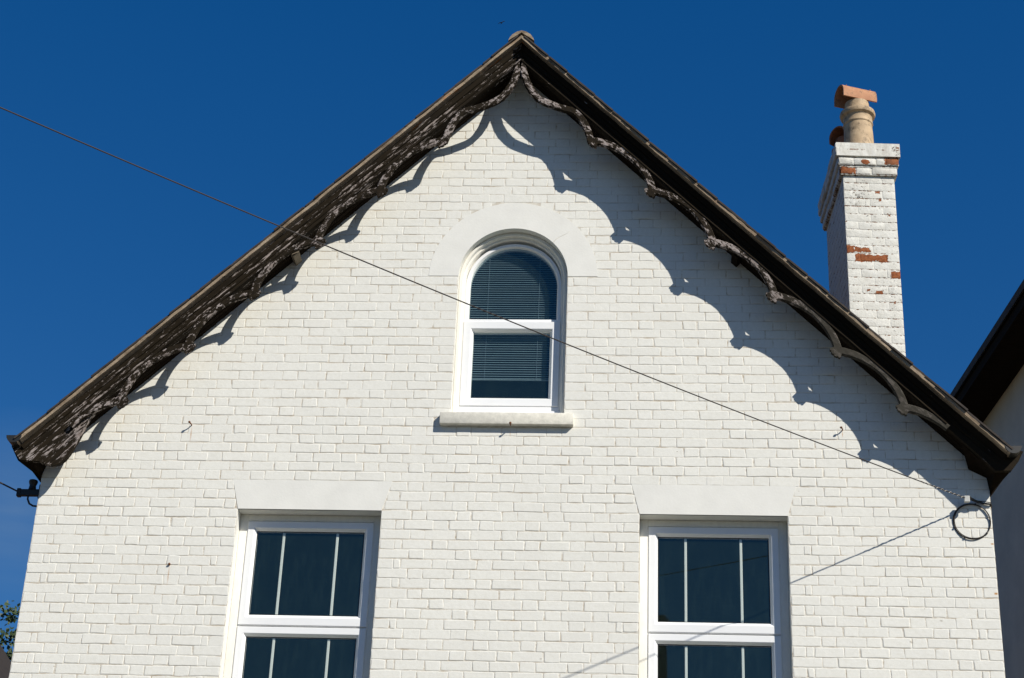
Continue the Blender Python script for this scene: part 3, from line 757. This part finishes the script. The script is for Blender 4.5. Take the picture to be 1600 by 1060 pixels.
# overhead cable
def cpt(d): return (3.386-1.30*d, -d-.004, -.558+.045*d+.0105*d*d)
cb = thing('overhead_cable', 'thin dark telephone cable crossing in front of the gable down to its right corner', 'cable', cpt(0))
o0 = Vector(cpt(0))
m_ = MB(); m_.tube([Vector(cpt(i*.1))-o0 for i in range(0, 125)], .0040, 8); m_.build('wire', M['cable'], cb, True)
m_ = MB(); pts = []
for i in range(120):
    d = .09+i*.0022; p = Vector(cpt(d))-o0; an = i*.55
    pts.append(p+Vector((.3*math.cos(an)*.0055, .6*math.cos(an)*.0055, math.sin(an)*.0055)))
m_.tube(pts, .0026, 6); m_.build('spiral_grip', M['grip'], cb, True)
m_ = MB(); p = Vector(cpt(.075))-o0; m_.box(p.x-.02, p.x+.02, p.y-.014, p.y+.012, p.z-.03, p.z+.018, bev=.004); m_.build('clamp', M['clamp'], cb)
m_ = MB(); m_.tube([Vector((-.08, -.08, .012)), Vector((-.03, -.03, .006)), Vector((.03, -.010, -.008)), Vector((.083, -.012, -.014)), Vector((.092, .03, -.02))], .0075, 8); m_.tube([Vector((-.085, -.07, .012)), Vector((-.03, -.02, .010)), Vector((.04, -.02, .002)), Vector((.084, -.03, -.01))], .003, 6)
m_.build('anchor_hook', M['black'], cb, True)
m_ = MB()
for k_, (rx, rz, oy) in enumerate(((.131, .136, -.008), (.128, .131, -.013))):
    m_.tube([(rx*math.cos(2*math.pi*i/48)+.004*k_, oy-.003*math.sin(i*.4), rz*math.sin(2*math.pi*i/48)) for i in range(48)], .0040, 8, closed=True)
for t in (200, 245, 320, 75):
    c_ = (.131*math.cos(R(t)), -.0105, .135*math.sin(R(t))); m_.box(c_[0]-.006, c_[0]+.006, c_[1]-.008, c_[1]+.008, c_[2]-.006, c_[2]+.006, bev=.002)
co = m_.build('cable_coil', M['cable'], None, True); co.location = (3.325, 0, -.703); tag(co, 'round coil of spare black cable tied flat on the right wall corner', 'cable coil')
# second lead clipped down from the coil to the corner
# left bracket
br = thing('cable_bracket', 'black cable bracket with round insulator on the left wall corner under the eave', 'bracket', (XL, .05, -.55))
m_ = MB(); m_.box(-.178, .01, -.018, .018, -.030, .022, bev=.005); m_.box(-.186, -.155, -.022, .022, -.036, .028, bev=.006); m_.box(-.012, .0, -.04, .04, -.06, .05, bev=.003); m_.build('arm', M['black'], br)
m_ = MB(); m_.lathe([(.030, .02), (.027, .035), (.024, .055), (.031, .072), (.034, .088), (.030, .096), (.01, .098)], (-.075, 0, 0), 20); m_.build('insulator', M['black'], br, True)
m_ = MB(); m_.tube([(-.095, -.01, -.02), (-.093, -.012, -.06), (-.075, -.013, -.095), (-.045, -.012, -.112), (-.005, -.01, -.115)], .0075, 8); m_.build('drip_loop', M['black'], br, True)
lc = MB(); e_ = Vector((-12.7, -12.4, 1.9))-Vector((XL, .05, -.55)); s_ = Vector((-.17, 0, .0)); pts = []
for i in range(41):
    t = i/40; p = s_.lerp(e_, t); p.z -= .9*4*t*(1-t)*.25; pts.append(p)
lc.tube(pts, .0065, 8); lc.build('lead_wire', M['cable'], br, True)

# utility pole at the far end of the cables, out of frame to the left
up_ = thing('utility_pole', 'dark wooden utility pole carrying the cables to the gable', 'pole', (-12.78, -12.46, GZ-.1))
M['wood'] = simple('creosoted_wood', (.06, .045, .03), .9, .3, 8, .5, 40, stretch=(1, 1, .1))
m_ = MB(); m_.tube([(0, 0, 0), (0, 0, 4), (0, 0, 9.4)], [.15, .13, .10], 16); m_.build('post', M['wood'], up_, True)
m_ = MB(); m_.box(-.6, .6, -.16, -.08, 8.7, 8.82, bev=.01); m_.build('crossarm', M['wood'], up_)

# ------------------------------------------------------------ neighbour on the right
nb = thing('neighbour_house', 'tall shaded pale house with dark overhanging eaves beyond the right corner', 'house', (5.535, 7.5, GZ))
nb.rotation_euler = (0, 0, math.atan(.11))
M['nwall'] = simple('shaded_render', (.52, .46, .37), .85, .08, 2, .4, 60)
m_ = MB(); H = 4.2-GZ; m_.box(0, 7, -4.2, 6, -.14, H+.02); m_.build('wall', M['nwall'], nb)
m_ = MB(); m_.box(-.44, .3, -4.5, 6.2, H-.02, H+.02); m_.box(-.46, -.438, -4.5, 6.2, H-.03, H+.11); m_.build('soffit', M['soffit'], nb)
m_ = MB(); m_.prism([(-.50, H+.10), (3.5, H+3.4), (7.5, H+.10), (7.5, H+.2), (3.5, H+3.5), (-.50, H+.2)], lambda p, t: (p[0], t, p[1]), -4.6, 6.3); m_.build('roof', M['tile'], nb)
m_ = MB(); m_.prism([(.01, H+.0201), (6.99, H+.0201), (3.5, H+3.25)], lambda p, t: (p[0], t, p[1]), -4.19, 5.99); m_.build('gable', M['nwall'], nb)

# ------------------------------------------------------------ far house and trees on the left
fh = thing('distant_house', 'distant house with a steep brown tiled roof behind the left wall edge', 'house', (-12.6, 12, GZ))
M['brown'] = simple('brown_roof', (.022, .014, .008), .9, .25, 5, .8, 25, stretch=(1, 1, 6))
M['nbrick'] = simple('red_brick', (.28, .12, .07), .85, .2, 12, .5, 40)
H = GZ; ry = 6.4-GZ
m_ = MB(); m_.prism([(-4.4, -.14), (4.4, -.14), (4.4, ry-5.95), (0, ry-.3), (-4.4, ry-5.95)], lambda p, t: (p[0], t, p[1]), .1, 7); m_.build('wall', M['nbrick'], fh)
m_ = MB(); m_.prism([(-4.9, ry-6.3), (0, ry), (4.9, ry-6.3), (4.9, ry-6.45), (0, ry-.16), (-4.9, ry-6.45)], lambda p, t: (p[0], t, p[1]), -.1, 7.2)
m_.build('roof', M['brown'], fh)

def leafmat(name, a, b_):
    mt, t, bs = mat(name); n = N(t)
    n.link(n.ramp(n.noise(n.mapping(), 2.5, 4), .35, .65, (*a, 1), (*b_, 1)), bs.inputs['Base Color']); bs.inputs['Roughness'].default_value = .55
    bs.inputs['Transmission Weight'].default_value = 0; return mt
M['leaf'] = leafmat('leaves', (.018, .035, .008), (.045, .07, .015)); M['bark'] = simple('bark', (.09, .065, .045), .95, .3, 10, .8, 30)
def tree(loc, h, rw, n_leaf, label, seed, ls=.09, extra=()):
    r_ = random.Random(seed); t = thing('leafy_tree', label, 'tree', loc, 'trees around the house')
    m_ = MB(); m_.tube([(0, 0, 0), (.05, 0, h*.3), (-.05, .1, h*.55), (0, 0, h*.85)], [.22, .17, .11, .03], 10)
    clumps = []
    for i in range(46):
        a = r_.uniform(0, 6.283); zf = r_.uniform(.32, .97); rr = rw*math.sin(math.pi*min(1, max(.08, (1.03-zf)/.72)))**.6*r_.uniform(.45, 1.0)
        p = Vector((rr*math.cos(a), rr*math.sin(a), h*zf)); clumps.append((p, r_.uniform(.35, .75)*rw*.42))
        base = Vector((0, 0, h*max(.25, zf-.25))); m_.tube([base, base.lerp(p, .5)+Vector((0, 0, .1)), p], [.05, .03, .01], 5)
    for e in extra: clumps.append((Vector(e[:3]), e[3]))
    m_.build('trunk', M['bark'], t, True)
    m_ = MB()
    for i in range(n_leaf):
        p, s = clumps[i % len(clumps)]
        if 46 <= i % len(clumps) < 50 and r_.random() > .30: continue
        d = Vector((r_.gauss(0, 1), r_.gauss(0, 1), r_.gauss(0, .75))); q = p+d*s*.5
        ax = Vector((r_.gauss(0, 1), r_.gauss(0, 1), r_.gauss(0, 1))).normalized(); bx = ax.orthogonal().normalized(); l = ls*r_.uniform(.6, 1.2)
        w_ = l*.35; ids = [m_.vert(v) for v in (q-ax*l*.5, q+bx*w_, q+ax*l*.5+bx*.2*w_, q-bx*w_)]; m_.face(ids)
    m_.build('crown', M['leaf'], t, fix=False); return t
tree((-10.55, 20.5, GZ), 10.6, 2.5, 18000, 'green leafy tree behind the brown roof at the left edge', 3, .11,
     extra=[(-.55, 0, 12.0, .26), (-.50, 0, 11.55, .24), (-.35, .1, 11.2, .25), (.05, 0, 11.2, .35), (.75, 0, 10.35, .5), (.85, 0, 10.1, .6), (.3, 0, 10.3, .6), (.5, -.2, 10.4, .5), (0, 0, 10.5, .5)])
# house across the street
oh = thing('opposite_house', 'brick house across the street with a broad chimney', 'house', (2, -27, GZ))
m_ = MB(); m_.prism([(-4, -.14), (4, -.14), (4, 8.4), (-4, 8.4)], lambda p, t: (p[0], t, p[1]), -3.5, 3.5); m_.build('wall', M['nbrick'], oh)
m_ = MB(); m_.prism([(-3.9, 8.3), (3.9, 8.3), (0, 12.0)], lambda p, t: (t, p[0], p[1]), -4.3, 4.3); m_.build('roof', M['brown'], oh)
m_ = MB(); m_.box(-2.2, -.42, -.4, .4, 9.5, 14.2, bev=.01); m_.box(-2.26, -.36, -.46, .46, 13.9, 14.1, bev=.01); m_.build('chimney', M['nbrick'], oh)
M['dark'] = simple('dark_glass', (.02, .025, .03), .1)
for x in (-2.2, 0, 2.2):
    for z in (1.4, 4.8):
        m_ = MB(); m_.box(x-.55, x+.55, 3.47, 3.53, z, z+1.5); f_ = m_.build('window', M['upvc'], oh)
        m_ = MB(); m_.box(x-.47, x+.47, 3.52, 3.54, z+.08, z+1.42); m_.build('pane', M['dark'], f_)

# ------------------------------------------------------------ bird
bd = (CAM+Vector((-.07611359, .80338416, .59057651))*120)
M['bird'] = simple('dark_feathers', (.02, .018, .016), .8)
b_o = thing('bird', 'tiny dark bird gliding high above the roof ridge', 'bird', bd); b_o.rotation_euler = (R(10), R(-32), R(15)); 
m_ = MB(); m_.tube([(0, -.14, 0), (0, -.10, .005), (0, -.03, 0), (0, .05, 0), (0, .13, 0)], [.012, .028, .036, .025, .006], 10)
m_.face([m_.vert(v) for v in ((-.01, .10, 0), (.01, .10, 0), (.05, .22, 0), (0, .18, 0), (-.05, .22, 0))]); m_.build('body', M['bird'], b_o, True)
for s_ in (-1, 1):
    m_ = MB(); P_ = [(0, -.06, .012), (s_*.10, -.085, .045), (s_*.22, -.03, .05), (s_*.27, .05, .03), (s_*.18, .01, .042), (s_*.08, .025, .03), (0, .04, .012)]
    ids = [m_.vert(v) for v in P_]; m_.face(ids); ids2 = [m_.vert((v[0], v[1], v[2]-.006)) for v in P_]; m_.face(ids2[::-1])
    for i in range(7): m_.face((ids[i], ids[(i+1) % 7], ids2[(i+1) % 7], ids2[i]))
    m_.build('wing', M['bird'], b_o)
